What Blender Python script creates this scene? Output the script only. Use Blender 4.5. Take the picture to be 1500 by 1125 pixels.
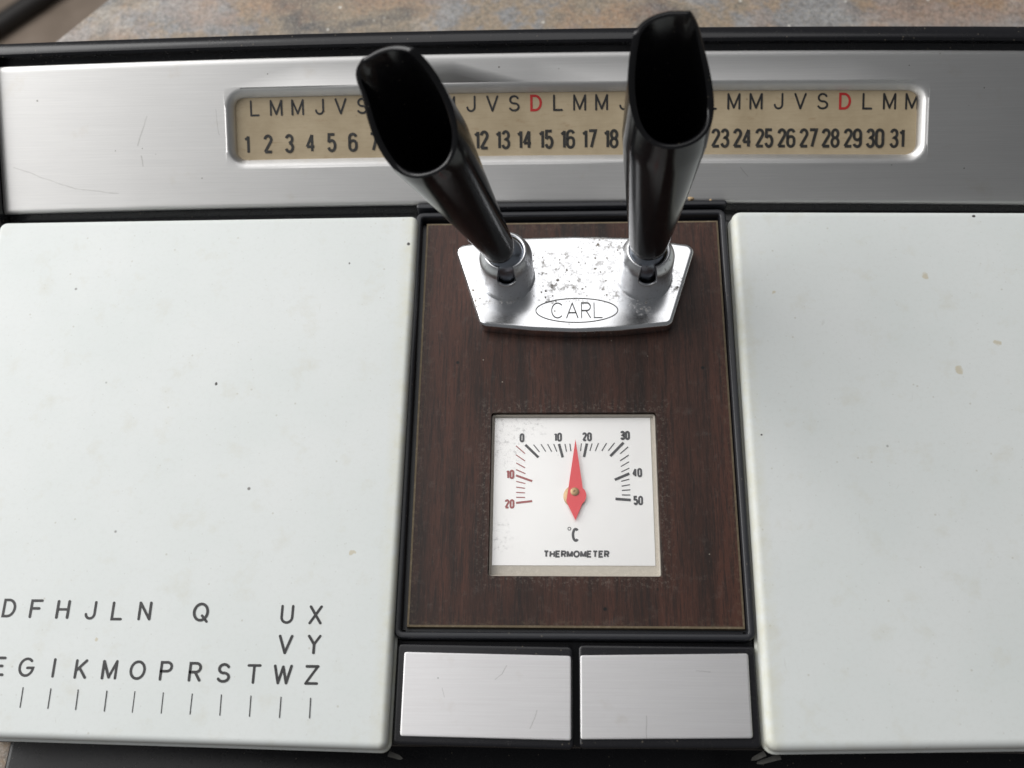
import bpy, bmesh, math
from math import pi, sin, cos, radians, sqrt, atan2, exp
from mathutils import Matrix, Vector, Euler

# ------------------------------------------------------------------ scene, camera, light
for o in list(bpy.data.objects):
    bpy.data.objects.remove(o, do_unlink=True)
sc = bpy.context.scene
COL = sc.collection
S = 0.01                 # all shapes below are written in centimetres
Z0 = 0.75                # the lids' top faces lie 75 cm above the floor

cam_d = bpy.data.cameras.new('camera')
cam = bpy.data.objects.new('camera', cam_d); COL.objects.link(cam)
cam.location = (-0.2654 * S, -6.5975 * S, 23.5693 * S + Z0)
cam.rotation_euler = Euler((radians(21.946), radians(2.591), radians(0.776)), 'XYZ')
cam_d.sensor_width = 36; cam_d.lens = 37.47
cam_d.clip_start = 0.01; cam_d.clip_end = 50
cam_d.dof.use_dof = True; cam_d.dof.focus_distance = 0.25; cam_d.dof.aperture_fstop = 17
sc.camera = cam
sc.render.resolution_x, sc.render.resolution_y = 1024, 768

world = bpy.data.worlds.new('World'); sc.world = world; world.use_nodes = True
wb = world.node_tree.nodes['Background']
wb.inputs[0].default_value = (0.95, 0.97, 1.0, 1); wb.inputs[1].default_value = 0.145

def area(name, loc, aim, sx, sy, power, col):
    d = bpy.data.lights.new(name, 'AREA'); d.shape = 'RECTANGLE'; d.size = sx; d.size_y = sy; d.energy = power; d.color = col
    o = bpy.data.objects.new(name, d); COL.objects.link(o); o.location = (loc[0], loc[1], loc[2] + Z0)
    o.rotation_euler = (Vector((aim[0], aim[1], aim[2] + Z0)) - o.location).to_track_quat('-Z', 'Y').to_euler()
area('window_light', (-1.08, .52, .82), (0, .02, 0), 1.5, 1.1, 23, (1., .99, .975))           # daylight from the left
area('overhead_light', (-.50, .54, 1.0), (-.40, .38, 0), 1.62, 1.15, 8.2, (1., .99, .985))    # pale light from above and behind

sc.view_settings.view_transform = 'Standard'; sc.view_settings.look = 'None'
sc.view_settings.exposure = 0.0; sc.view_settings.gamma = 1.0
sc.view_settings.use_curve_mapping = False
sc.render.engine = 'CYCLES'

# ------------------------------------------------------------------ material helpers
class M:
    """small node builder; self.co is the position in centimetres"""
    def __init__(s, name, base=(.5, .5, .5), rough=.5, metal=0., **kw):
        s.m = bpy.data.materials.new(name); s.m.use_nodes = True
        s.nt = s.m.node_tree; s.b = s.nt.nodes['Principled BSDF']
        s.set('Base Color', base); s.set('Roughness', rough); s.set('Metallic', metal)
        for k, v in kw.items(): s.set(k.replace('_', ' '), v)
        tc = s.n('ShaderNodeTexCoord'); s.co = s.vm('SCALE', tc.outputs['Object'], sc=100.0)
    def n(s, t): return s.nt.nodes.new(t)
    def inp(s, sock, v):
        if hasattr(v, 'is_linked') or isinstance(v, bpy.types.NodeSocket): s.nt.links.new(v, sock)
        elif isinstance(v, (tuple, list)):
            sock.default_value = tuple(v) + (1.,) if len(v) == 3 and len(sock.default_value) == 4 else v
        else: sock.default_value = v
    def set(s, k, v): s.inp(s.b.inputs[k], v)
    def vm(s, op, a, b=None, sc=None):
        x = s.n('ShaderNodeVectorMath'); x.operation = op; s.inp(x.inputs[0], a)
        if b is not None: s.inp(x.inputs[1], b)
        if sc is not None: x.inputs['Scale'].default_value = sc
        return x.outputs['Value'] if op in ('DISTANCE', 'LENGTH') else x.outputs['Vector']
    def ma(s, op, a, b=0.0, c=None, clamp=False):
        x = s.n('ShaderNodeMath'); x.operation = op; x.use_clamp = clamp
        s.inp(x.inputs[0], a); s.inp(x.inputs[1], b)
        if c is not None: s.inp(x.inputs[2], c)
        return x.outputs[0]
    def noise(s, scale, detail=3, rough=.55, vec=None, mul=None, dist=0.):
        v = vec or s.co
        if mul: v = s.vm('MULTIPLY', v, mul)
        x = s.n('ShaderNodeTexNoise'); s.inp(x.inputs['Vector'], v)
        x.inputs['Scale'].default_value = scale; x.inputs['Detail'].default_value = detail
        x.inputs['Roughness'].default_value = rough; x.inputs['Distortion'].default_value = dist
        return x.outputs['Fac']
    def vor(s, scale, vec=None):
        x = s.n('ShaderNodeTexVoronoi'); s.inp(x.inputs['Vector'], vec or s.co)
        x.inputs['Scale'].default_value = scale
        return x.outputs['Distance'], x.outputs['Color']
    def ramp(s, f, *st):
        x = s.n('ShaderNodeValToRGB'); s.inp(x.inputs[0], f); el = x.color_ramp.elements
        while len(el) < len(st): el.new(0.5)
        for e, (p, c) in zip(el, st):
            e.position = p; e.color = tuple(c) + (1.,) if isinstance(c, (tuple, list)) else (c, c, c, 1.)
        return x.outputs[0]
    def mix(s, f, a, b):
        x = s.n('ShaderNodeMix'); x.data_type = 'RGBA'
        s.inp(x.inputs[0], f); s.inp(x.inputs[6], a); s.inp(x.inputs[7], b)
        return x.outputs[2]
    def step(s, v, lo, hi):            # 0 below lo, 1 above hi
        x = s.n('ShaderNodeMapRange'); s.inp(x.inputs[0], v)
        x.inputs[1].default_value = lo; x.inputs[2].default_value = hi
        return x.outputs[0]
    def bump(s, h, strength=.2, dist=.01):
        x = s.n('ShaderNodeBump'); x.inputs['Strength'].default_value = strength
        x.inputs['Distance'].default_value = dist * S; s.inp(x.inputs['Height'], h)
        s.set('Normal', x.outputs[0])
    def specks(s, scale, size, keep, vec=None):
        """sparse small marks: voronoi cells, of which a share (1-keep) carries a speck"""
        d, c = s.vor(scale, vec)
        on = s.ma('GREATER_THAN', s.sep(c), keep)
        return s.ma('MULTIPLY', s.ma('SUBTRACT', 1., s.step(d, size * .5, size)), on)
    def sep(s, c, i=0):
        x = s.n('ShaderNodeSeparateColor'); s.inp(x.inputs[0], c); return x.outputs[i]
    def segs(s, lst):
        """hair scratches between two points (x0, y0, x1, y1, width), seen in plan"""
        p = s.vm('MULTIPLY', s.vm('ADD', s.co, s.vm('SCALE', s.vm('SUBTRACT', s.ncol(3.), (.5, .5, .5)), sc=.06)), (1, 1, 0)); out = None
        for x0, y0, x1, y1, w in lst:
            dx, dy = x1 - x0, y1 - y0; L2 = dx * dx + dy * dy
            dot = s.n('ShaderNodeVectorMath'); dot.operation = 'DOT_PRODUCT'
            s.inp(dot.inputs[0], s.vm('SUBTRACT', p, (x0, y0, 0))); s.inp(dot.inputs[1], (dx / L2, dy / L2, 0))
            t = s.ma('ADD', dot.outputs['Value'], 0., clamp=True)
            sc_ = s.n('ShaderNodeVectorMath'); sc_.operation = 'SCALE'; s.inp(sc_.inputs[0], (dx, dy, 0)); s.inp(sc_.inputs['Scale'], t)
            d = s.vm('DISTANCE', p, s.vm('ADD', sc_.outputs['Vector'], (x0, y0, 0)))
            d = s.ma('SUBTRACT', 1., s.step(d, w * .5, w)); out = d if out is None else s.ma('MAXIMUM', out, d)
        return out
    def ncol(s, scale):
        x = s.n('ShaderNodeTexNoise'); s.inp(x.inputs['Vector'], s.co); x.inputs['Scale'].default_value = scale; return x.outputs['Color']
    def spots(s, lst, wob=.05, freq=6.):
        """marks at given places (x, y, z, radius)"""
        nz = s.n('ShaderNodeTexNoise'); s.inp(nz.inputs['Vector'], s.co); nz.inputs['Scale'].default_value = freq
        off = s.vm('SCALE', s.vm('SUBTRACT', nz.outputs['Color'], (.5, .5, .5)), sc=wob * 4)
        p = s.vm('ADD', s.co, off); out = None
        for x, y, z, r in lst:
            d = s.ma('SUBTRACT', 1., s.step(s.vm('DISTANCE', p, (x, y, z)), r * .6, r))
            out = d if out is None else s.ma('MAXIMUM', out, d)
        return out

def paint():
    m = M('off_white_enamel', rough=.46)
    cl = m.ramp(m.noise(.35, 4), (.3, (.65, .685, .67)), (.7, (.69, .715, .705)))
    cl = m.mix(m.ma('MULTIPLY', m.step(m.noise(9, 6, .8), .50, .68), .16), cl, (.50, .50, .47))
    sp = m.specks(2.6, .085, .55); sp2 = m.specks(.8, .04, .55); sp3 = m.specks(6., .14, .62)
    cl = m.mix(m.ma('MULTIPLY', sp3, .22), cl, (.36, .35, .30))
    cl = m.mix(m.ma('MULTIPLY', sp, .38), cl, (.36, .33, .25))
    cl = m.mix(m.ma('MULTIPLY', sp2, .8), cl, (.07, .06, .05))
    hair = m.specks(.9, .045, .62, m.vm('MULTIPLY', m.vm('ADD', m.co, m.vm('SCALE', m.ncol(.4), sc=2.)), (3.2, .35, 1)))
    cl = m.mix(m.ma('MULTIPLY', hair, .22), cl, (.40, .39, .35))
    stain = m.ma('MULTIPLY', m.step(m.noise(1.3, 5, .65), .56, .76), .38)
    cl = m.mix(stain, cl, (.56, .545, .46))
    ax = m.n('ShaderNodeSeparateXYZ'); m.inp(ax.inputs[0], m.co)           # handling grime along the inner edges
    ed = m.step(m.ma('ABSOLUTE', ax.outputs[0]), 4.42, 4.02)
    cl = m.mix(m.ma('MULTIPLY', m.ma('MULTIPLY', ed, .65), m.step(m.noise(3., 5, .7), .30, .72)), cl, (.60, .58, .41))
    chips = m.spots([(-8.63, 2.94, 0, .05), (-4.14, 6.72, 0, .06), (10.0, 7.35, 0, .045), (4.35, 1.6, 0, .03), (-5.6, 6.2, 0, .03)], .02)
    cl = m.mix(chips, cl, (.03, .027, .025))
    tea = m.spots([(8.6, 5.7, 0, .09), (9.05, 3.2, 0, .11), (10.05, 3.9, 0, .10), (-5.0, -1.2, 0, .07), (-10.6, -3.15, 0, .06), (4.9, 5.3, 0, .06)], .05)
    cl = m.mix(m.ma('MULTIPLY', tea, .5), cl, (.45, .35, .16))
    m.set('Base Color', cl); m.set('Roughness', m.ma('ADD', .40, m.ma('MULTIPLY', m.noise(2.2, 5, .7), .16)))
    m.bump(m.ma('ADD', m.noise(14, 2), m.ma('MULTIPLY', m.noise(.8, 2), 4.)), .06, .012); return m.m

def brushed(name, tint=(.69, .685, .675), cuts=()):
    m = M(name, rough=.36, metal=1.)
    ln = m.noise(1., 4, .7, mul=(.35, 34, 34)); ln2 = m.noise(1., 3, .6, mul=(1.3, 85, 85))
    f = m.ma('ADD', m.ma('MULTIPLY', ln, .6), m.ma('MULTIPLY', ln2, .4))
    cl = m.mix(f, tuple(c * .82 for c in tint), tuple(min(1, c * 1.16) for c in tint))
    sp = m.ma('MAXIMUM', m.specks(1.1, .035, .5), m.specks(2.7, .06, .7))
    cl = m.mix(m.ma('MULTIPLY', sp, .75), cl, (.10, .085, .06))
    sc_ = m.specks(.8, .02, .72, m.vm('MULTIPLY', m.co, (1.6, .28, .28)))
    cl = m.mix(m.ma('MULTIPLY', sc_, .5), cl, (.25, .23, .2))
    st = m.ma('MULTIPLY', m.step(m.noise(.9, 5, .6), .62, .8), .3)
    cl = m.mix(st, cl, (.52, .45, .34))
    if cuts: cl = m.mix(m.ma('MULTIPLY', m.segs(cuts), m.ma('MULTIPLY', m.noise(4., 4, .7), .5)), cl, (.16, .145, .12))
    m.set('Base Color', cl)
    sm = m.step(m.noise(.7, 4, .6), .45, .75)
    m.set('Roughness', m.ma('ADD', .40, m.ma('ADD', m.ma('MULTIPLY', f, .12), m.ma('MULTIPLY', sm, .03))))
    m.set('Anisotropic', .75); m.set('Anisotropic Rotation', .25)
    t = m.n('ShaderNodeTangent'); t.direction_type = 'UV_MAP'; m.nt.links.new(t.outputs[0], m.b.inputs['Tangent'])
    m.bump(f, .10, .01); return m.m

def black(name, rough=.22, base=(.010, .010, .012), dust=.5):
    m = M(name, rough=rough, Specular_IOR_Level=.4)
    d = m.ma('MULTIPLY', m.step(m.noise(5, 6, .75), .56, .80), dust)
    sp = m.ma('MULTIPLY', m.specks(3.2, .055, .70), .55 * min(1, dust * 2))
    cl = m.mix(m.ma('MULTIPLY', d, .10), base, (.24, .21, .17))
    sp = m.ma('MAXIMUM', sp, m.ma('MULTIPLY', m.specks(7., .16, .74), .4 * min(1, dust * 2)))
    cl = m.mix(sp, cl, (.22, .19, .14))
    m.set('Base Color', cl); m.set('Roughness', m.ma('ADD', rough, m.ma('MULTIPLY', d, .35)))
    m.bump(m.noise(9, 3), .05, .01); return m.m

def wood():
    m = M('dark_rosewood_laminate', rough=.42, Specular_IOR_Level=.30)
    g1 = m.noise(1., 5, .6, mul=(1.5, .13, 1), dist=.4); g2 = m.noise(1., 5, .7, mul=(13, .75, 1), dist=.25); g3 = m.noise(1., 3, .6, mul=(42, 3.2, 1))
    cl = m.ramp(g1, (.34, (.013, .0075, .006)), (.47, (.036, .0150, .0100)), (.62, (.062, .0235, .0150)))
    cl = m.mix(m.ma('MULTIPLY', m.step(g2, .47, .63), .72), cl, (.012, .008, .007))
    cl = m.mix(m.ma('MULTIPLY', m.step(g3, .54, .70), .45), cl, (.072, .034, .025))
    cl = m.mix(m.ma('MULTIPLY', m.step(m.noise(1., 2, .5, mul=(60, 5, 1)), .56, .68), .5), cl, (.010, .007, .006))
    dots = m.specks(1.5, .085, .66); cl = m.mix(dots, cl, (.003, .003, .003))
    lint = m.specks(2.3, .05, .74, m.vm('ADD', m.co, (7.3, 3.1, 0))); cl = m.mix(m.ma('MULTIPLY', lint, .6), cl, (.36, .32, .27))
    dust = m.ma('MULTIPLY', m.step(m.noise(3.2, 6, .75), .55, .78), .10); cl = m.mix(dust, cl, (.33, .30, .27))
    ab = m.n('ShaderNodeSeparateXYZ'); m.inp(ab.inputs[0], m.vm('ABSOLUTE', m.vm('SUBTRACT', m.co, (0, .33, 0))))
    wd = m.ma('MAXIMUM', m.ma('SUBTRACT', ab.outputs[0], 1.97), m.ma('SUBTRACT', ab.outputs[1], 1.97))          # scuffs and lint round the window
    sc_ = m.ma('MULTIPLY', m.ma('SUBTRACT', 1., m.step(wd, .03, .38)), m.step(m.noise(11, 6, .8), .52, .66)); cl = m.mix(m.ma('MULTIPLY', sc_, .30), cl, (.36, .32, .27))
    ab2 = m.n('ShaderNodeSeparateXYZ'); m.inp(ab2.inputs[0], m.vm('ABSOLUTE', m.vm('SUBTRACT', m.co, (0, 2.36, 0))))
    we = m.ma('MAXIMUM', m.ma('SUBTRACT', ab2.outputs[0], 3.69), m.ma('SUBTRACT', ab2.outputs[1], 5.1))
    sc2 = m.ma('MULTIPLY', m.step(we, -.22, -.01), m.step(m.noise(8, 6, .8), .50, .64)); cl = m.mix(m.ma('MULTIPLY', sc2, .22), cl, (.20, .155, .10))
    m.set('Base Color', cl); m.set('Roughness', m.ma('ADD', .36, m.ma('MULTIPLY', g2, .16)))
    m.bump(m.ma('ADD', g2, g3), .15, .01); return m.m

def chrome(name, dirt=.5, rough=.10, tint=(.80, .81, .83), reg=None):
    m = M(name, rough=rough, metal=1.)
    rg = m.spots(reg, .25, 1.6) if reg else m.step(m.noise(.75, 4, .6), .42, .60)
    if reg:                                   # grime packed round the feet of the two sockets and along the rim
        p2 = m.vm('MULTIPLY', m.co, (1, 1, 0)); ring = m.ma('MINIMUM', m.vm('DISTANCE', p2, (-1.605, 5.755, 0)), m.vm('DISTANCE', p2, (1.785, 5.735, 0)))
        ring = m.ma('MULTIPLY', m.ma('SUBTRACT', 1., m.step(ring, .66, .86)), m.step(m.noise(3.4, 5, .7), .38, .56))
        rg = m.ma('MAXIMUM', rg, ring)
    a = m.step(m.noise(4.5, 7, .8), .50, .64); b = m.step(m.noise(13, 5, .8), .52, .62)
    wv = m.vm('ADD', m.co, m.vm('SCALE', m.ncol(7.), sc=.12)); sp = m.ma('MAXIMUM', m.specks(4.2, .21, .52, wv), m.specks(9., .27, .55, wv))
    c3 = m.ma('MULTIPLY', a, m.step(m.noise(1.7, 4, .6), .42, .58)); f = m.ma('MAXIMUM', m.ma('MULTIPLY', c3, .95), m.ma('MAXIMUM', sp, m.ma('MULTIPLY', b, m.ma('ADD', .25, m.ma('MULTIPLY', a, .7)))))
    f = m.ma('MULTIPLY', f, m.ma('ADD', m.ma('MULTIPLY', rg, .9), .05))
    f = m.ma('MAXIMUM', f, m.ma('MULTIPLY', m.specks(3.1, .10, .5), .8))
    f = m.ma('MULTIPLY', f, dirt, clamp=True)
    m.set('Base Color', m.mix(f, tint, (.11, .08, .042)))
    m.set('Metallic', m.ma('SUBTRACT', 1., m.ma('MULTIPLY', f, .85)))
    m.set('Roughness', m.ma('ADD', rough, m.ma('ADD', m.ma('MULTIPLY', f, .5), m.ma('MULTIPLY', m.noise(2.5, 4), .07))))
    m.bump(m.ma('ADD', m.noise(1.2, 2), m.ma('MULTIPLY', f, -.5)), .10, .02); return m.m

def strip():
    m = M('aged_cream_card', rough=.55)
    cl = m.ramp(m.noise(1.1, 5, .6), (.3, (.36, .285, .18)), (.7, (.46, .375, .25)))
    st = m.step(m.noise(1., 5, .7, mul=(1.6, 4.5, 4.5)), .60, .76)
    cl = m.mix(m.ma('MULTIPLY', st, .55), cl, (.25, .15, .07))
    sp = m.specks(2.2, .06, .72); cl = m.mix(m.ma('MULTIPLY', sp, .7), cl, (.14, .07, .03))
    fib = m.noise(1., 3, .6, mul=(2, 30, 30)); cl = m.mix(m.ma('MULTIPLY', m.step(fib, .5, .7), .18), cl, (.26, .19, .11))
    m.set('Base Color', cl); return m.m

def slate():
    m = M('mottled_slate_tile', rough=.5)
    big = m.noise(.16, 5, .62, dist=.5); mid = m.noise(.8, 6, .72); fine = m.noise(6, 6, .8); fine2 = m.noise(15, 3, .7)
    f = m.ma('ADD', m.ma('MULTIPLY', big, .72), m.ma('MULTIPLY', mid, .28))
    cl = m.ramp(f, (.40, (.06, .062, .07)), (.46, (.26, .215, .16)), (.49, (.33, .25, .17)), (.53, (.24, .24, .245)), (.60, (.33, .33, .33)), (.68, (.38, .29, .20)))
    rust = m.step(m.noise(.22, 5, .65, vec=m.vm('ADD', m.co, (31., 7., 0))), .50, .62)
    cl = m.mix(m.ma('MULTIPLY', rust, .5), cl, (.40, .22, .12))
    dk = m.step(m.noise(.24, 6, .7, vec=m.vm('ADD', m.co, (12.5, 40., 0))), .53, .66); cl = m.mix(m.ma('MULTIPLY', dk, .65), cl, (.09, .085, .085))
    pale = m.step(m.noise(.3, 6, .7, vec=m.vm('ADD', m.co, (77., 3., 0))), .52, .68); cl = m.mix(m.ma('MULTIPLY', pale, .6), cl, (.47, .46, .45))
    cl = m.mix(m.ma('MULTIPLY', m.step(fine, .44, .60), .62), cl, (.085, .078, .07))
    cl = m.mix(m.ma('MULTIPLY', m.step(fine2, .54, .64), .6), cl, (.52, .47, .39))
    sp = m.specks(2.6, .16, .80); cl = m.mix(m.ma('MULTIPLY', sp, .85), cl, (.7, .68, .62))
    m.set('Base Color', cl); m.set('Roughness', m.ma('ADD', .35, m.ma('MULTIPLY', fine, .35)))
    m.bump(m.ma('ADD', mid, m.ma('MULTIPLY', fine, .35)), .5, .08); return m.m

def floor_m():
    m = M('brown_stone_floor', rough=.8)
    m.set('Base Color', m.ramp(m.noise(.09, 6, .65), (.3, (.15, .115, .085)), (.55, (.24, .19, .15)), (.75, (.33, .28, .23)))); return m.m

def flat(name, base, rough=.5, wear=.0):
    m = M(name, base=base, rough=rough)
    if wear:
        m.set('Base Color', m.mix(m.ma('MULTIPLY', m.step(m.noise(9, 4, .7), .5, .75), wear), base, tuple(min(1, c * 1.6 + .1) for c in base)))
    return m.m

def dial_m():
    m = M('silver_white_dial', rough=.38, metal=.5)
    cl = m.ramp(m.noise(1.2, 4), (.3, (.90, .89, .89)), (.7, (.93, .925, .925)))
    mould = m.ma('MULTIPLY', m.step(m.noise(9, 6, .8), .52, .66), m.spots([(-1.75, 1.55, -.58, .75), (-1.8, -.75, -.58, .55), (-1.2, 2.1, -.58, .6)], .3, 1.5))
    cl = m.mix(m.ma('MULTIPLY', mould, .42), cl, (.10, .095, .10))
    sp = m.specks(3.0, .045, .70); cl = m.mix(m.ma('MULTIPLY', sp, .6), cl, (.2, .18, .16))
    m.set('Base Color', cl); return m.m

def glass():
    m = M('clear_plastic_cover'); nt = m.nt
    tr = m.n('ShaderNodeBsdfTransparent'); tr.inputs[0].default_value = (.99, .99, .985, 1)
    gl = m.n('ShaderNodeBsdfGlossy'); gl.inputs['Roughness'].default_value = .12
    fr = m.n('ShaderNodeFresnel'); fr.inputs[0].default_value = 1.4
    ge = m.n('ShaderNodeNewGeometry'); fc = m.ma('MULTIPLY', fr.outputs[0], m.ma('SUBTRACT', 1., ge.outputs['Backfacing']))
    mx = m.n('ShaderNodeMixShader'); nt.links.new(fc, mx.inputs[0]); nt.links.new(tr.outputs[0], mx.inputs[1]); nt.links.new(gl.outputs[0], mx.inputs[2])
    nt.links.new(mx.outputs[0], nt.nodes['Material Output'].inputs['Surface']); return m.m

BARCUTS = [(-11.02, 10.07, -11.31, 9.43, .022), (-11.23, 9.19, -11.2, 8.97, .02), (-14.66, 8.98, -13.1, 8.48, .014), (-13.1, 8.48, -11.9, 8.35, .012), (-9.2, 10.2, -9.15, 9.65, .012), (4.3, 8.75, 4.5, 8.56, .012), (-3.1, 8.4, -2.9, 8.53, .02), (1.5, 8.3, 2.3, 8.36, .01)]
KEYCUTS = [(-1.51, -3.62, -1.6, -3.8, .014), (-1.6, -3.8, -1.75, -3.93, .012), (-.83, -4.56, -.98, -4.93, .014), (1.5, -4.65, 1.49, -5.1, .014), (-2.9, -4.1, -2.84, -4.3, .01), (2.6, -3.7, 2.9, -3.72, .01)]
MT = dict(paint=paint(), alu=brushed('brushed_aluminium', cuts=BARCUTS), key=brushed('brushed_key_plate', (.90, .875, .88), KEYCUTS), black=black('black_plastic'), gloss=black('glossy_black_plastic', .17, (.007, .007, .008), .30),
          bead=black('black_frame_plastic', .30, (.016, .017, .021), .5), wood=wood(), edge=flat('raw_board_edge', (.15, .115, .07), .85, .45), flap=flat('sheet_edge_painted_shade', (.05, .048, .042), .6, .3),  # flap: shade under the lids is put into its dark colour
          chrome=chrome('worn_chrome', .95, .15, reg=[(-.45, 6.1, 0, .75), (.1, 5.7, 0, .8), (.75, 6.35, 0, .75), (1.0, 5.6, 0, .6), (-.5, 5.35, 0, .5), (2.6, 5.6, 0, .4), (-2.3, 5.4, 0, .55), (1.75, 5.0, 0, .35)]), sock=chrome('grey_chrome', .6, .30, (.62, .63, .65)), ball=chrome('dark_steel', .5, .25, (.30, .33, .38)),
          strip=strip(), slate=slate(), floor=floor_m(), ink=flat('black_ink', (.014, .014, .015), .5, .30), dark=flat('worn_black_ink', (.022, .021, .019), .5, .30), grey=flat('worn_grey_ink', (.06, .06, .068), .5, .3), red=flat('red_ink', (.42, .018, .018), .5, .1),
          dred=flat('faded_red_ink', (.36, .10, .10), .5, .3), engrave=flat('engraved_line', (.10, .10, .095), .6, .3), dial=dial_m(), case=flat('aged_clear_plastic', (.46, .42, .36), .35, .25), needle=flat('red_needle_paint', (.80, .085, .10), .4),
          brass=M('brass', (.50, .35, .20), .55, .6).m, bar=flat('dark_iron', (.012, .01, .009), .6), crumb=flat('tan_crumb', (.40, .29, .17), .9, .3), glass=glass(), dirt=flat('socket_grime', (.25, .19, .11), .8, .5))

# ------------------------------------------------------------------ mesh helpers
def obj(name, vs, fs, mat, parent=None, smooth=None, loc=None):
    me = bpy.data.meshes.new(name)
    me.from_pydata([tuple(c * S for c in v) for v in vs], [], fs); me.validate(); me.update()
    bm = bmesh.new(); bm.from_mesh(me); bmesh.ops.recalc_face_normals(bm, faces=bm.faces); bm.to_mesh(me); bm.free()
    uv = me.uv_layers.new(name='UVMap')
    for l in me.loops:
        c = me.vertices[l.vertex_index].co; uv.data[l.index].uv = (c.x * 10, (c.y + c.z * .5) * 10)
    me.materials.append(MT[mat])
    if smooth is not None:
        me.shade_smooth()
        if smooth < 180: me.set_sharp_from_angle(angle=radians(smooth))
    o = bpy.data.objects.new(name, me); COL.objects.link(o)
    place(o, parent); return o

BASE = {}
def place(o, parent):
    """every mesh keeps its coordinates in one common frame, whatever its parent"""
    if parent is None: o.location = (0, 0, Z0)
    else:
        o.parent = parent; r = parent
        if r.parent is None and r.type == 'EMPTY': o.location = Vector((0, 0, Z0)) - r.location
        else: o.location = (0, 0, 0)

def thing(name, loc, label, cat):
    e = bpy.data.objects.new(name, None); COL.objects.link(e); e.empty_display_size = .02
    e.location = (loc[0] * S, loc[1] * S, loc[2] * S + Z0); e['label'] = label; e['category'] = cat
    return e

def loft(rings, cap0=False, cap1=False, closed=True):
    n = len(rings[0]); vs = [p for r in rings for p in r]; fs = []
    for i in range(len(rings) - 1):
        for j in range(n if closed else n - 1):
            k = (j + 1) % n; fs.append((i * n + j, i * n + k, (i + 1) * n + k, (i + 1) * n + j))
    if cap0: fs.append(tuple(range(n))[::-1])
    if cap1: fs.append(tuple((len(rings) - 1) * n + j for j in range(n)))
    return vs, fs

def rpoly(pts, rad, n=6):
    """polygon (counter-clockwise) with rounded corners"""
    out = []; N = len(pts)
    for i, p in enumerate(pts):
        r = rad[i] if isinstance(rad, (list, tuple)) else rad
        p = Vector(p); a = (Vector(pts[i - 1]) - p); b = (Vector(pts[(i + 1) % N]) - p)
        a.normalize(); b.normalize(); ang = a.angle(b); t = r / math.tan(ang / 2)
        c = p + (a + b).normalized() * (r / sin(ang / 2)); s = p + a * t - c; e = p + b * t - c
        a0 = atan2(s.y, s.x); a1 = atan2(e.y, e.x)
        while a1 < a0: a1 += 2 * pi
        if a1 - a0 > pi: a1 -= 2 * pi
        for k in range(n + 1):
            q = a0 + (a1 - a0) * k / n; out.append((c.x + r * cos(q), c.y + r * sin(q)))
    return out

def inset(pl, d):
    n = len(pl); out = []
    for i in range(n):
        p = Vector(pl[i]); a = p - Vector(pl[i - 1]); b = Vector(pl[(i + 1) % n]) - p
        if a.length < 1e-9: a = b
        if b.length < 1e-9: b = a
        na = Vector((-a.y, a.x)).normalized(); nb = Vector((-b.y, b.x)).normalized(); m = (na + nb)
        m = m / max(.3, m.length_squared) * 2 if m.length > 1e-6 else na
        out.append((p.x + m.x * d, p.y + m.y * d))
    return out

def slab(outline, zt, zb, r=.1, seg=5, flare=0., top=None):
    """plate with rounded upper edge"""
    rings = []
    if flare: rings.append([(x, y, zb) for x, y in inset(outline, -flare)]); rings.append([(x, y, zb + .06) for x, y in inset(outline, -flare)]); rings.append([(x, y, zb + .10) for x, y in outline])
    else: rings.append([(x, y, zb) for x, y in outline])
    for k in range(seg + 1):
        a = pi / 2 * k / seg
        rings.append([(x, y, zt - r + r * sin(a)) for x, y in inset(outline, r * (1 - cos(a)))])
    rings.append([(x, y, zt) for x, y in inset(outline, r + .03)])
    return loft(rings, True, True)

def rect(x0, x1, y0, y1): return [(x0, y0), (x1, y0), (x1, y1), (x0, y1)]
def rrect(x0, x1, y0, y1, r, n=6): return rpoly(rect(x0, x1, y0, y1), r, n)

def box(x0, x1, y0, y1, z0, z1):
    v = [(x, y, z) for z in (z0, z1) for x, y in rect(x0, x1, y0, y1)]
    return v, [(3, 2, 1, 0), (4, 5, 6, 7), (0, 1, 5, 4), (1, 2, 6, 5), (2, 3, 7, 6), (3, 0, 4, 7)]

def join(*parts):
    vs, fs = [], []
    for v, f in parts:
        k = len(vs); vs += list(v); fs += [tuple(i + k for i in q) for q in f]
    return vs, fs

def frame_with_hole(x0, x1, y0, y1, loop):
    """flat sheet with an opening; loop = rounded rectangle made by rrect (4 equal arcs)"""
    n = len(loop) // 4; vs = [(x, y) for x, y in loop]; fs = []
    xs = [p[0] for p in loop]; ys = [p[1] for p in loop]; a, b, c, d = min(xs), max(xs), min(ys), max(ys)
    k = len(vs); vs += rect(a, b, c, d) + rect(x0, x1, y0, y1)
    for q in range(4):
        for j in range(n - 1): fs.append((k + q, q * n + j + 1, q * n + j))
    for q in range(4):          # side strips: the straight edge between two arcs, then out to the border
        i, j = q, (q + 1) % 4
        fs.append((k + i, k + 4 + i, k + 4 + j, k + j))
        fs.append((k + i, k + j, j * n, i * n + n - 1))
    return vs, fs

def tube(rs, cen=(0, 0), n=40, cap0=True, cap1=True):
    """lathe: list of (radius, z)"""
    return loft([[(cen[0] + r * cos(2 * pi * j / n), cen[1] + r * sin(2 * pi * j / n), z) for j in range(n)] for r, z in rs], cap0, cap1)

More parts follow.
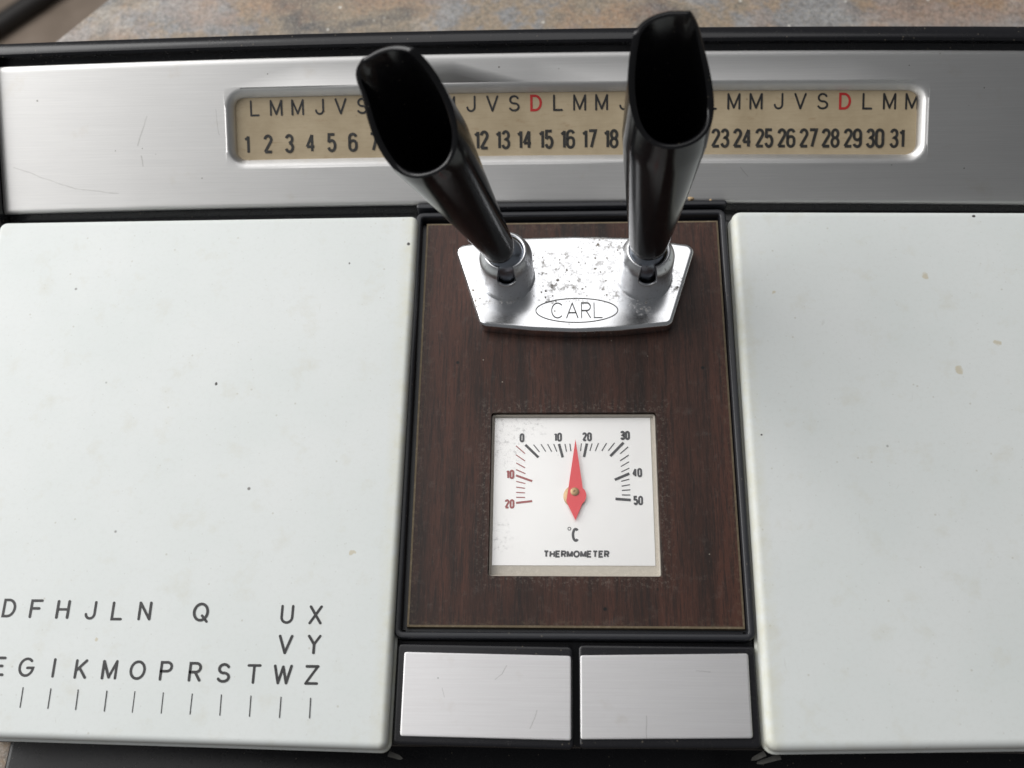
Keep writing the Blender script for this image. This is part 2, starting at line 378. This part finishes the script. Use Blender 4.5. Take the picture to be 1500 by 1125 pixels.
# ------------------------------------------------------------------ stroke lettering
def arc(cx, cy, rx, ry, a0, a1, n=12):
    return [(cx + rx * cos(radians(a0 + (a1 - a0) * i / n)), cy + ry * sin(radians(a0 + (a1 - a0) * i / n))) for i in range(n + 1)]
O_ = arc(.42, .5, .42, .5, 90, 450, 28)[:-1]
P_ = [(0, 0), (0, 1), (.36, 1)] + arc(.36, .74, .27, .26, 90, -90)[1:] + [(0, .48)]
G = {
 'A': (.8, [[(0, 0), (.4, 1), (.8, 0)], [(.14, .34), (.66, .34)]]),
 'B': (.6, [[(0, .52), (.34, .52)] + arc(.34, .26, .27, .26, 90, -90)[1:] + [(0, 0), (0, 1), (.32, 1)] + arc(.32, .76, .24, .24, 90, -90)[1:]]),
 'C': (.8, [arc(.42, .5, .42, .5, 48, 312, 24)]),
 'D': (.66, [[(0, 0), (0, 1), (.26, 1)] + arc(.26, .5, .42, .5, 90, -90, 18)[1:], 'c']),
 'E': (.6, [[(.6, 1), (0, 1), (0, 0), (.6, 0)], [(0, .52), (.5, .52)]]),
 'F': (.6, [[(.62, 1), (0, 1), (0, 0)], [(0, .52), (.5, .52)]]),
 'G': (.8, [arc(.42, .5, .42, .5, 48, 350, 24) + [(.84, .46), (.48, .46)]]),
 'H': (.68, [[(0, 0), (0, 1)], [(.68, 0), (.68, 1)], [(0, .5), (.68, .5)]]),
 'I': (.0, [[(0, 0), (0, 1)]]),
 'J': (.5, [[(.55, 1), (.55, .28)] + arc(.28, .28, .27, .28, 0, -175)[1:]]),
 'K': (.62, [[(0, 0), (0, 1)], [(.6, 1), (0, .38)], [(.2, .58), (.62, 0)]]),
 'L': (.55, [[(0, 1), (0, 0), (.56, 0)]]),
 'M': (.8, [[(0, 0), (0, 1), (.4, .06), (.8, 1), (.8, 0)]]),
 'N': (.66, [[(0, 0), (0, 1), (.66, 0), (.66, 1)]]),
 'O': (.84, [O_, 'c']),
 'P': (.63, [P_]),
 'Q': (.84, [O_, 'c', [(.52, .28), (.84, -.08)]]),
 'R': (.63, [P_, [(.32, .48), (.63, 0)]]),
 'S': (.66, [arc(.33, .745, .29, .255, 25, 265, 14) + arc(.33, .25, .33, .25, 88, -155, 14)]),
 'T': (.7, [[(0, 1), (.7, 1)], [(.35, 1), (.35, 0)]]),
 'U': (.66, [[(0, 1), (0, .33)] + arc(.33, .33, .33, .33, 180, 360)[1:] + [(.66, 1)]]),
 'V': (.74, [[(0, 1), (.37, 0), (.74, 1)]]),
 'W': (1., [[(0, 1), (.25, 0), (.5, .95), (.75, 0), (1., 1)]]),
 'X': (.66, [[(0, 0), (.66, 1)], [(0, 1), (.66, 0)]]),
 'Y': (.68, [[(0, 1), (.34, .5), (.34, 0)], [(.68, 1), (.34, .5)]]),
 'Z': (.68, [[(0, 1), (.68, 1), (0, 0), (.68, 0)]]),
 '0': (.40, [arc(.2, .78, .2, .22, 0, 180, 8) + arc(.2, .22, .2, .22, 180, 360, 8), 'c']),
 '1': (.22, [[(.0, .80), (.17, .90), (.19, 1.), (.19, 0)]]),
 '2': (.40, [arc(.2, .77, .19, .23, 175, -35, 10) + [(0.0, .02), (.41, .02)]]),
 '3': (.40, [arc(.2, .77, .18, .23, 165, -85, 10) + arc(.2, .265, .2, .265, 88, -165, 10)]),
 '4': (.42, [[(.31, 0), (.31, 1), (.0, .28), (.44, .28)]]),
 '5': (.40, [[(.38, 1), (.05, 1), (.03, .52)] + arc(.2, .32, .2, .32, 125, -160, 12)]),
 '6': (.40, [arc(.2, .78, .2, .22, 15, 180, 8) + arc(.2, .23, .2, .23, 180, 360, 8) + arc(.2, .40, .2, .2, 0, 165, 8)]),
 '7': (.40, [[(0, 1), (.40, 1), (.14, 0)]]),
 '8': (.40, [arc(.2, .76, .175, .24, 270, 630, 18)[:-1], 'c', arc(.2, .26, .2, .26, 90, 450, 18)[:-1], 'c']),
 '9': (.40, [[(.4 - x, 1 - y) for x, y in arc(.2, .78, .2, .22, 15, 180, 8) + arc(.2, .23, .2, .23, 180, 360, 8) + arc(.2, .40, .2, .2, 0, 165, 8)]]),
}
def ribbon(pl, w, closed=False, rnd=True):
    n = len(pl); P = [Vector(p) for p in pl]; L, R = [], []
    for i in range(n):
        a = P[i] - P[i - 1] if (i > 0 or closed) else None; b = P[(i + 1) % n] - P[i] if (i < n - 1 or closed) else None
        a = a or b; b = b or a
        na = Vector((-a.y, a.x)).normalized(); nb = Vector((-b.y, b.x)).normalized(); m = na + nb
        m = m * (2 / max(.45, m.length_squared)) if m.length > 1e-6 else na
        L.append(P[i] + m * w / 2); R.append(P[i] - m * w / 2)
    vs = L + R; fs = [(i, n + i, n + (i + 1) % n, (i + 1) % n) for i in range(n if closed else n - 1)]
    if not closed and rnd:
        for e, q in ((0, 1), (n - 1, n - 2)):
            d = (P[e] - P[q]).normalized(); nn = Vector((-d.y, d.x)); k = len(vs)
            vs += [P[e] + (nn * cos(t) + d * sin(t)) * w / 2 for t in [pi * j / 8 for j in range(9)]]
            fs.append(tuple(range(k, k + 9)))
    return [tuple(v) for v in vs], fs

class Print:
    """flat lettering collected into one mesh; put() maps plane coordinates into space"""
    def __init__(s, tf): s.tf = tf; s.vs = []; s.fs = []; s.k = 0
    def add(s, pl, w, closed=False, rnd=True):
        if not closed:
            for i in range(1, len(pl) - 1):
                a = Vector(pl[i]) - Vector(pl[i - 1]); b = Vector(pl[i + 1]) - Vector(pl[i])
                if a.length > 1e-6 and b.length > 1e-6 and a.angle(b) > 1.9:
                    s.add(pl[:i + 1], w, False, rnd); s.add(pl[i:], w, False, rnd); return
        v, f = ribbon(pl, w, closed, rnd); k = len(s.vs); s.k = (s.k + 1) % 7
        s.vs += [s.tf(x, y, .004 + .0012 * s.k) for x, y in v]; s.fs += [tuple(i + k for i in q) for q in f]
    def text(s, t, cx, cy, h, w, sx=1., gap=.25, rnd=True, skew=0.):
        tot = sum(G[c][0] for c in t) + gap * (len(t) - 1); x = -tot / 2
        for c in t:
            st = G[c][1]
            for i, pl in enumerate(st):
                if pl == 'c': continue
                cl = i + 1 < len(st) and st[i + 1] == 'c'
                s.add([(cx + (x + a + skew * (b - .5)) * h * sx, cy + (b - .5) * h) for a, b in pl], w, cl, rnd)
            x += G[c][0] + gap
    def make(s, name, mat, parent): return obj(name, s.vs, s.fs, mat, parent)

# ------------------------------------------------------------------ setting: table top and floor
ex, ey = 1.70, 1.94                                  # direction of the table's far-left edge

v, f = slab(rpoly([(-60, -30.96), (-60, -60), (80, -60), (80, 95), (50.36, 95)], .3, 3), -5.0, -8.0, .12, 4)
table = obj('tabletop', v, f, 'slate', None, 40); table['kind'] = 'structure'
v, f = box(-400, 400, -300, 500, -77, -75)
fl = obj('floor', v, f, 'floor'); fl['kind'] = 'structure'

# ------------------------------------------------------------------ the desk organizer
org = thing('desk_organizer', (0, 3, -5), 'vintage desk organizer with white lids, silver calendar bar and two black pen holders on slate', 'desk organizer')
SL = radians(29); EY, EZ = cos(SL), sin(SL)
def bar_pt(x, w, d=0.): return (x, 7.98 + w * EY - d * EZ, -.25 + w * EZ + d * EY)

# casing: one profile drawn in (y, z) and run along the whole width
def prof(x, w=0.):
    p = [(-5.0, -4.98), (-5.30, -.70), (-5.26, -.62), (-5.2, -.58), (7.62, -.58), (7.7, -.66)]
    for ww, dd in ((-.2, -.34), (-.1, -.30), (3.95, -.30), (4.0, -.28)): q = bar_pt(0, ww, dd); p.append((q[1], q[2]))
    p += [(11.50, 1.70), (11.54, 1.76), (11.60, 1.78), (11.84, 1.78), (11.90, 1.74), (12.0, 1.4), (12.3, -4.98)]
    return [(x, y, z) for y, z in p]
v, f = loft([prof(-15.0), prof(15.0)], True, True)
case = obj('casing', v, f, 'black', org, 35)
v, f = slab(rpoly([(-14.35, -8.2), (14.35, -8.2), (14.15, -4.6), (-14.15, -4.6)], .3, 4), -4.0, -4.98, .12, 4); obj('base', v, f, 'black', org, 40)
for sx in (-1, 1):        # end cheeks standing a little proud of the calendar bar
    pr_ = [(6.9, -.7)] + [bar_pt(0, w, d)[1:] for w, d in ((-.35, .10), (-.2, .22), (3.9, .22))] + [(11.84, 1.84), (12.02, 1.4), (12.3, -4.98), (6.9, -4.98)]
    xa, xb = (15.02 * sx, 15.5 * sx)
    v, f = loft([[(xa, y, z) for y, z in pr_], [(xb, y, z) for y, z in pr_]], True, True)
    obj('end_cheek', v, f, 'black', org, 30)

# calendar bar: sheet with a dished opening, rounded along its upper and lower edge
W1 = 3.80
def hole(off): return rrect(-8.93 + off, 8.93 - off, 1.05 + off * 1.05, 3.02 - off * 1.0, .46 - off * 1.05, 8)
h0 = hole(-.05)
v2, fs = frame_with_hole(-15.0, 15.0, .14, W1 - .18, h0)
vs = [bar_pt(x, w) for x, w in v2]; parts = [(vs, fs)]
rings = [[bar_pt(x, w, -d) for x, w in hole(o)] for o, d in ((-.05, 0), (0, .006), (.05, .03), (.10, .085), (.15, .15), (.18, .20), (.19, .26))]
parts.append(loft(rings))
def edge(ws): return loft([[bar_pt(-15.0, w, d), bar_pt(15.0, w, d)] for w, d in ws], closed=False)
parts.append(edge([(W1 - .18, 0), (W1 - .15, 0)] + [(W1 - .15 + .15 * sin(a), -.09 + .09 * cos(a)) for a in [radians(x) for x in (15, 30, 45, 60, 75, 90)]] + [(W1, -.3)]))
parts.append(edge([(.14, 0), (.10, 0)] + [(.10 - .10 * sin(a), -.10 + .10 * cos(a)) for a in [radians(x) for x in (20, 45, 70, 90)]] + [(0, -.3)]))
v, f = join(*parts)
bar = obj('calendar_bar', v, f, 'alu', org, 50)
bmw = bmesh.new(); bmw.from_mesh(bar.data); bmesh.ops.remove_doubles(bmw, verts=bmw.verts, dist=1e-6); bmesh.ops.recalc_face_normals(bmw, faces=bmw.faces)
if sum((fc.normal.z * fc.calc_area() for fc in bmw.faces)) < 0: bmesh.ops.reverse_faces(bmw, faces=bmw.faces)
bmw.to_mesh(bar.data); bmw.free()

def lens_bend(x): return .03 - .00085 * x * x - .0055 * x      # straight rear rail, bent and skewed here to match lens distortion
def bow(o):
    bm = bmesh.new(); bm.from_mesh(o.data)
    for x in range(-13, 14, 2):
        bmesh.ops.bisect_plane(bm, geom=bm.verts[:] + bm.edges[:] + bm.faces[:], plane_co=(x * S, 0, 0), plane_no=(1, 0, 0), dist=1e-7)
    for vt in bm.verts:
        if vt.co.y > 7.66 * S:
            d = lens_bend(vt.co.x / S) * S; vt.co.y += d * EY; vt.co.z += d * EZ
    bm.to_mesh(o.data); bm.free()
    if len(o.data.uv_layers):
        for l in o.data.loops:
            c = o.data.vertices[l.vertex_index].co; o.data.uv_layers[0].data[l.index].uv = (c.x * 10, (c.y + c.z * .5) * 10)
for o_ in (case, bar): bow(o_)
DEP = .22
v = [bar_pt(x, w, -d) for d in (DEP, DEP + .06) for x, w in rect(-9.6, 9.6, .75, 3.3)]
cs = obj('calendar_strip', v, box(0, 1, 0, 1, 0, 1)[1], 'strip', org)
bow(cs)
tfb = lambda x, w, h: bar_pt(x, w + lens_bend(x), -DEP + h)
days, num = Print(tfb), Print(tfb)
for i in range(32):
    ch = 'LMMJVSD'[i % 7]; sun = Print(tfb); (sun if ch == 'D' else days).text(ch, -8.24 + i * .5655 - (.00012 * i * i), 2.565 , .36, .050 if ch != 'D' else .062, .98)
    if ch == 'D': sun.make('sunday_letter', 'red', cs)
for i in range(31):
    num.text(str(i + 1), -8.478 + i * .5586, 1.645, .42, .072, .98 if i > 8 else 1.05, .16, False)
days.make('day_letters', 'ink', cs); num.make('date_numbers', 'dark', cs)

# lids
lidL = rpoly([(-14.9, -5.20), (-4.015, -5.40), (-3.945, 7.57), (-14.9, 7.52)], [.2, .17, .17, .2], 6)
lidR = rpoly([(3.955, -5.34), (14.9, -5.08), (14.9, 7.43), (4.03, 7.61)], [.24, .24, .24, .24], 6)
v, f = slab(lidL, 0, -.5, .13, 6, .05); l1 = obj('lid', v, f, 'paint', org, 50); l1['label'] = 'white enamel lid printed with index letters'
v, f = slab(lidR, 0, -.5, .17, 6, .05); l2 = obj('lid', v, f, 'paint', org, 50); l2['label'] = 'plain white enamel lid'
flat0 = lambda x, y, h: (x, y, h)
IDX=[('B', -13.337, -2.47), ('D', -12.7, -2.482), ('F', -12.086, -2.494), ('H', -11.463, -2.506), ('J', -10.836, -2.522), ('L', -10.221, -2.534), ('N', -9.59, -2.53), ('Q', -8.32, -2.548), ('U', -6.375, -2.587), ('X', -5.738, -2.594), ('V', -6.354, -3.241), ('Y', -5.719, -3.236), ('A', -13.958, -3.719), ('C', -13.325, -3.738), ('E', -12.688, -3.757), ('G', -12.07, -3.772), ('I', -11.444, -3.782), ('K', -10.834, -3.801), ('M', -10.192, -3.811), ('O', -9.567, -3.815), ('P', -8.933, -3.825), ('R', -8.29, -3.839), ('S', -7.654, -3.858), ('T', -6.99, -3.876), ('W', -6.354, -3.881), ('Z', -5.715, -3.885)]
IDXT=[(-13.31, -4.151, -13.302, -4.578), (-12.682, -4.175, -12.674, -4.601), (-12.056, -4.198, -12.046, -4.628), (-11.433, -4.217, -11.427, -4.646), (-10.822, -4.235, -10.81, -4.663), (-10.182, -4.254, -10.173, -4.69), (-9.561, -4.262, -9.555, -4.708), (-8.931, -4.281, -8.92, -4.72), (-8.292, -4.299, -8.287, -4.733), (-7.651, -4.312, -7.635, -4.75), (-7.002, -4.33, -6.99, -4.767), (-6.344, -4.347, -6.337, -4.784), (-5.699, -4.365, -5.688, -4.787)]
TMAJ=[(-1.149, 1.552, -0.835, 1.237), (-0.346, 1.572, -0.259, 1.236), (0.316, 1.583, 0.244, 1.244), (1.187, 1.603, 0.866, 1.264), (1.303, 0.836, 0.957, 0.683), (1.317, 0.193, 0.963, 0.221)]
TMAJR=[(-1.363, 0.791, -0.98, 0.65), (-1.354, 0.121, -0.977, 0.166)]
TMIN=[(-0.954, 1.556, -0.811, 1.372), (-0.776, 1.564, -0.662, 1.381), (-0.618, 1.568, -0.521, 1.38), (-0.472, 1.568, -0.399, 1.38), (-0.205, 1.571, -0.17, 1.38), (-0.088, 1.575, -0.065, 1.388), (0.046, 1.58, 0.048, 1.388), (0.187, 1.584, 0.165, 1.392), (0.441, 1.583, 0.386, 1.396), (0.591, 1.591, 0.515, 1.396), (0.784, 1.591, 0.668, 1.396), (0.974, 1.599, 0.821, 1.4), (1.293, 1.496, 1.1, 1.327), (1.3, 1.293, 1.096, 1.15), (1.303, 1.125, 1.108, 1.008), (1.307, 0.97, 1.113, 0.874), (1.299, 0.699, 1.107, 0.645), (1.311, 0.563, 1.113, 0.53), (1.316, 0.439, 1.118, 0.426), (1.312, 0.312, 1.115, 0.316)]
TMINR=[(-1.371, 1.526, -1.155, 1.33), (-1.369, 1.301, -1.153, 1.148), (-1.362, 1.098, -1.151, 0.976), (-1.364, 0.934, -1.142, 0.833), (-1.357, 0.645, -1.14, 0.591), (-1.355, 0.504, -1.147, 0.475), (-1.353, 0.376, -1.146, 0.364), (-1.352, 0.257, -1.145, 0.253)]
TNUM=[('0', -1.231, 1.728), ('10', -0.374, 1.743), ('20', 0.323, 1.75), ('30', 1.228, 1.782), ('40', 1.487, 0.857), ('50', 1.49, 0.181)]
TNUMR=[('10', -1.503, 0.816), ('20', -1.505, 0.096)]
TM={'C': (0.019, -0.637), 'deg': (-0.113, -0.493), 'THERM': (0.042, -1.085), 'therm_w': 1.549, 'hub': (0.015, 0.368), 'disk': (0.019, 0.278), 'tip': (0.046, 1.661), 'wl': (-0.135, 0.43), 'wr': (0.207, 0.451), 'bl': (-0.185, 0.081), 'br': (0.243, 0.143), 'tail': (0.029, -0.312)}
pl_ = Print(flat0)
for ch, x, y in IDX: pl_.text(ch, x, y, .36, .058)
pl_.make('index_letters', 'ink', l1)
pt_ = Print(flat0)
for a, b, c_, d in IDXT: pt_.add([(a, b), (c_, d)], .022, rnd=False)
pt_.make('index_marks', 'ink', l1)
for (xa, ya, xb, yb, zz) in ((3.72, -5.50, 4.02, -5.36, -.62), (3.84, -5.56, 4.35, -5.42, -.70), (-3.74, -5.54, -4.05, -5.44, -.66)):   # bent corner flaps of the sheet metal
    d = Vector((xb - xa, yb - ya, 0)).normalized(); nn = Vector((-d.y, d.x, 0))
    pp = [Vector((xa, ya, zz - .05)), Vector((xa, ya, zz - .05)) + d * .05 + nn * .05, Vector((xb, yb, zz)) + nn * .07, Vector((xb, yb, zz)) - nn * .05, Vector((xa, ya, zz - .05)) + d * .10 - nn * .04]
    v, f = loft([[tuple(p - Vector((0, 0, .03))) for p in pp], [tuple(p) for p in pp]], True, True)
    obj('corner_flap', v, f, 'flap', l1 if xa < 0 else l2)

# black frame round the wood panel: raised bead, then a step down
def ring_frame(outer, prof_):
    """prof_ = list of (inset, z)"""
    return loft([[(x, y, z) for x, y in inset(outer, i)] for i, z in prof_])
fo = rrect(-4.03, 3.93, -3.07, 7.80, .22, 6)
v, f = ring_frame(fo, [(0, -.57), (0, -.30), (.012, -.25), (.035, -.225), (.06, -.222), (.13, -.222), (.155, -.235), (.17, -.27), (.175, -.50), (.62, -.505)])
obj('panel_frame', v, f, 'bead', org, 40)
v, f = slab(rrect(-4.0, 3.95, 7.83, 7.97, .065, 4), -.10, -.57, .03, 2); obj('frame_rail', v, f, 'bead', org, 40)

# wood panel with a square window
wl = rrect(-1.965, 1.965, -1.64, 2.30, .07, 4)
v2, f2 = frame_with_hole(-3.70, 3.68, -2.74, 7.47, wl)
top = ([(x, y, -.35) for x, y in v2], f2)
wall = loft([[(x, y, -.35) for x, y in wl], [(x, y, -.64) for x, y in wl]])
v, f = join(top, wall); wp = obj('wood_panel', v, f, 'wood', org)
eo = rect(-3.70, 3.68, -2.74, 7.47)
v, f = loft([[(x, y, -.3502) for x, y in eo], [(x, y, -.362) for x, y in inset(eo, -.045)], [(x, y, -.50) for x, y in inset(eo, -.06)]])
obj('board_edge', v, f, 'edge', wp)

# thermometer
tcase = rrect(-1.955, 1.955, -1.63, 2.29, .065, 4)
v, f = loft([[(x, y, z) for x, y in inset(tcase, i)] for i, z in ((0, -.66), (0, -.47), (.012, -.462), (.03, -.462), (.040, -.47), (.045, -.555), (.050, -.57), (.055, -.572))], False, True)
th = obj('thermometer', v, f, 'case', org, 40); th['label'] = 'square thermometer with white dial and red needle'
ZD = -.56
v, f = box(-1.885, 1.835, -1.35, 2.235, -.578, ZD); dl = obj('dial', v, f, 'dial', th)
tfd = lambda x, y, h: (x, y, ZD + h)
a1, a2 = Print(tfd), Print(tfd)
for p, L_, wd in ((a1, TMAJ, .062), (a2, TMAJR, .05), (a1, TMIN, .024), (a2, TMINR, .024)):
    for a, b, c_, d in L_: p.add([(a, b), (c_, d)], wd, rnd=False)
for t, x, y in TNUM: a1.text(t, x, y, .18, .047 if t != '30' else .054, .95, .27, False)
for t, x, y in TNUMR: a2.text(t, x, y, .18, .047, .95, .27, False)
a1.text('C', TM['C'][0] + .01, TM['C'][1], .27, .06, .55, 0, False)
a1.add([(TM['deg'][0] + .035 * cos(t), TM['deg'][1] + .035 * sin(t)) for t in [2 * pi * k / 14 for k in range(14)]], .016, True)
a1.text('THERMOMETER', TM['THERM'][0], TM['THERM'][1], .125, .041, 1.07, .34, False, .04)
a1.make('black_scale', 'grey', th); a2.make('red_scale', 'dred', th)
hx, hy = TM['disk']
v, f = tube([(.262, ZD + .002), (.262, ZD + .03), (.25, ZD + .04)], (hx - .005, hy), 40); obj('hub_disc', v, f, 'brass', th, 40)
kp = [TM['tip'], TM['wl'], (hx - .20, hy - .14), TM['tail'], (hx + .17, hy - .20)] + [(hx + .268 * cos(t), hy + .268 * sin(t)) for t in [radians(a) for a in (-32, -15, 0, 15, 30)]] + [TM['wr']]
v, f = loft([[(x, y, ZD + .075) for x, y in kp], [(x, y, ZD + .092) for x, y in kp]], True, True); obj('needle', v, f, 'needle', th)
hx, hy = TM['hub']
v, f = tube([(.098, ZD + .09), (.098, ZD + .112), (.08, ZD + .125), (.026, ZD + .125), (.022, ZD + .10)], (hx, hy), 24); obj('hub_pin', v, f, 'brass', th, 40)
v, f = box(-1.90, 1.90, -1.575, 2.235, -.455, -.44); obj('clear_cover', v, f, 'glass', th)

# two keys with aluminium plates
for (x0, x1, ya, yb) in ((-3.93, -.055, -5.28, -5.34), (.065, 3.90, -5.32, -5.27)):
    ol = rpoly([(x0, ya), (x1, yb), (x1, -3.16 - (.03 if x0 < 0 else 0)), (x0, -3.15)], .11, 4)
    v, f = slab(ol, -.30, -.575, .05, 4); key = obj('push_key', v, f, 'black', org, 50)
    q = [(-3.765, -5.105), (-.105, -5.16), (-.095, -3.405), (-3.76, -3.345)] if x0 < 0 else [(.095, -5.135), (3.715, -5.075), (3.735, -3.325), (.105, -3.39)]
    v, f = slab(rpoly(q, .05, 3), -.25, -.30, .012, 2); obj('key_plate', v, f, 'key', key, 50)

# pen base: chrome plate with two slotted sockets
pb = [(-2.90, 6.45)]
out = rpoly([(-2.25, 4.44), (-1.0, 4.305), (.06, 4.25), (1.1, 4.285), (2.40, 4.42), (3.10, 6.62), (1.60, 6.86), (.09, 6.92), (-1.35, 6.89), (-2.98, 6.68)], [.22, 3, 3, 3, .22, .22, 3, 3, 3, .22], 6)
v, f = slab(out, .02, -.345, .10, 6); plate = obj('pen_base', v, f, 'chrome', org, 50); plate['label'] = 'pitted chrome pen base plate with engraved oval'
tfp = lambda x, y, h: (x, y, .02 + h * 2)
en = Print(tfp)
en.add([(.10 + 1.0 * cos(t), 4.82 + .325 * sin(t)) for t in [2 * pi * k / 72 for k in range(72)]], .022, True)
en.text('CARL', .10, 4.82, .40, .024, .86, .26)
en.make('engraved_name', 'engrave', plate)

def vartube(phis, top, rf, th_, nl, mtx, l0=0.):
    """tube whose upper edge height depends on the angle; outer wall, rim and inner wall"""
    rings = []
    for i in range(nl + 1):
        rings.append([(rf(l0 + (top(p) - l0) * i / nl, p), p, l0 + (top(p) - l0) * i / nl) for p in phis])
    for e, dz in ((.25, .03), (.75, .03)):
        rings.append([(rf(top(p), p) - th_ * e, p, top(p) + dz) for p in phis])
    for i in range(nl, -1, -1):
        rings.append([(max(.02, rf(l0 + (top(p) - l0) * i / nl, p) - th_), p, l0 + .12 + (top(p) - l0 - .12) * i / nl) for p in phis])
    rr = [[tuple(mtx @ Vector((r * cos(p), r * sin(p), l))) for r, p, l in ring] for ring in rings]
    return loft(rr, True, True)

def socket(cx, cy, fa):
    hw, zs, zt = .36, .74, 1.32                        # half angle of the slot, its foot, rim height
    ph = [fa + hw + (2 * pi - 2 * hw) * k / 48 for k in range(49)]
    ph = ph + [fa - hw + .008 + (2 * hw - .016) * k / 12 for k in range(13)]
    def tp(p):
        d = (p - fa + pi) % (2 * pi) - pi
        if abs(d) >= hw - .004: return zt
        return zs + .17 - .19 * sqrt(max(0, 1 - (d / hw) ** 2))
    def rf(l, p):
        r = .655 - .018 * l
        if l < .07: r += .03 * (1 - l / .07) ** 2
        if l > 1.08: r -= .022 + .09 * min(1, (l - 1.08) / .24) ** 2
        return r
    v, f = vartube(ph, tp, rf, .085, 16, Matrix.Translation((cx, cy, .015)))
    so = obj('pen_socket', v, f, 'sock', plate, 60)
    n = 36; rr = [[(cx + r * cos(fa + .48 + (2 * pi - .96) * k / n), cy + r * sin(fa + .48 + (2 * pi - .96) * k / n), z) for k in range(n + 1)] for r, z in ((.535, 1.18), (.48, 1.20), (.40, 1.16), (.38, 1.05))]
    v, f = loft(rr, closed=False); obj('socket_liner', v, f, 'dirt', plate, 60)
    return so
socket(-1.605, 5.755, -pi / 2 + .05); socket(1.785, 5.735, -pi / 2 - .03)

def sphere(c, r, nu=28, nv=16):
    return loft([[(c[0] + r * sin(a) * cos(b), c[1] + r * sin(a) * sin(b), c[2] - r * cos(a)) for b in [2 * pi * j / nu for j in range(nu)]] for a in [pi * (i + .02) / (nv + .04) for i in range(nv + 1)]], True, True)

def holder(b, tx, ty, phi0, l1, k, Lt, r0, r1, lm, pw, ex, phc, amp, label):
    z = Vector((tx, ty, 1)).normalized(); x = Vector((0, 1, 0)).cross(z).normalized(); y = z.cross(x)
    mtx = Matrix.Translation(b) @ Matrix((x, y, z)).transposed().to_4x4()
    N = 128
    tp = lambda p: min(Lt, l1 + 2 * k * max(0, (1 - cos(p - phi0)) / 2) ** pw)
    def rf(l, p):
        r = r0 + (r1 - r0) * min(1, max(0, l / lm)) ** ex
        if l < .56: r *= .80 + .20 * sin(pi / 2 * max(0, l - .34) / .22)
        d = (p - phc + pi) % (2 * pi) - pi
        return r + amp * exp(-(d / .20) ** 2) * max(0, (l / Lt)) ** 5
    v, f = vartube([2 * pi * j / N for j in range(N)], tp, rf, .13, 26, mtx, .34)
    h = obj('pen_holder', v, f, 'gloss', org, 45); h['label'] = label
    v, f = tube([(.30, -.75), (.47, -.70), (.488, -.5), (.488, -.2), (.475, 0), (.43, .14), (.36, .26), (.2, .34)], (0, 0), 36); v = [(b[0] + x, b[1] + .07 + y, b[2] + z) for x, y, z in v]; obj('ball_joint', v, f, 'ball', h, 180)
    cx, cy = b[0], b[1]
    return h
holder((-1.592, 5.65, 1.17), -.257, -.03, -1.534, 5.241, 1.075, 7.068, .361, .846, 5.085, 1.603, 1.25, 2.50, .19, 'glossy black pen holder tilted outward over the lettered lid side')
holder((1.745, 5.66, 1.17), .013, .068, -1.137, 5.097, 1.208, 6.904, .372, .857, 4.492, 2.095, .919, 1.10, .08, 'glossy black pen holder standing nearly upright')

# ------------------------------------------------------------------ small things around
ax, ay, bx_, by_ = -73.0, 71.8, -50.0, 93.4
d = Vector((bx_ - ax, by_ - ay, 0)).normalized(); nn = Vector((-d.y, d.x, 0)) * 1.15
cen = [Vector((ax, ay, 0)) - d * 60, Vector((bx_, by_, 0)) + d * 60]
prf = [(cos(t), sin(t)) for t in [2 * pi * k / 16 for k in range(16)]]
v, f = loft([[tuple(c0 + nn * a + Vector((0, 0, -75 + 1.15 + 1.15 * b))) for a, b in prf] for c0 in cen], True, True)
o = obj('metal_bar', v, f, 'bar', None, 60); o['label'] = 'dark metal bar lying on the brown floor beyond the slate edge'; o['category'] = 'bar'

def crumb(p, r, label):
    v, f = sphere(p, r, 9, 6)
    v = [(x + .35 * r * sin(31 * x + 17 * y), y + .3 * r * sin(23 * y + 40 * z), p[2] + (z - p[2]) * .6 + .2 * r * cos(29 * x)) for x, y, z in v]
    o = obj('crumb', v, f, 'crumb', None, 60); o['label'] = label; o['category'] = 'crumb'
q = bar_pt(3.05, .10, .02); crumb(q, .07, 'large tan crumb on the calendar bar above the dark wood panel')
q = bar_pt(3.55, .06, .015); crumb(q, .035, 'tiny pale crumb by the larger one on the silver bar')
crumb((-9.1, -5.78, -3.97), .06, 'orange brown crumb on the black base below the lettered lid')
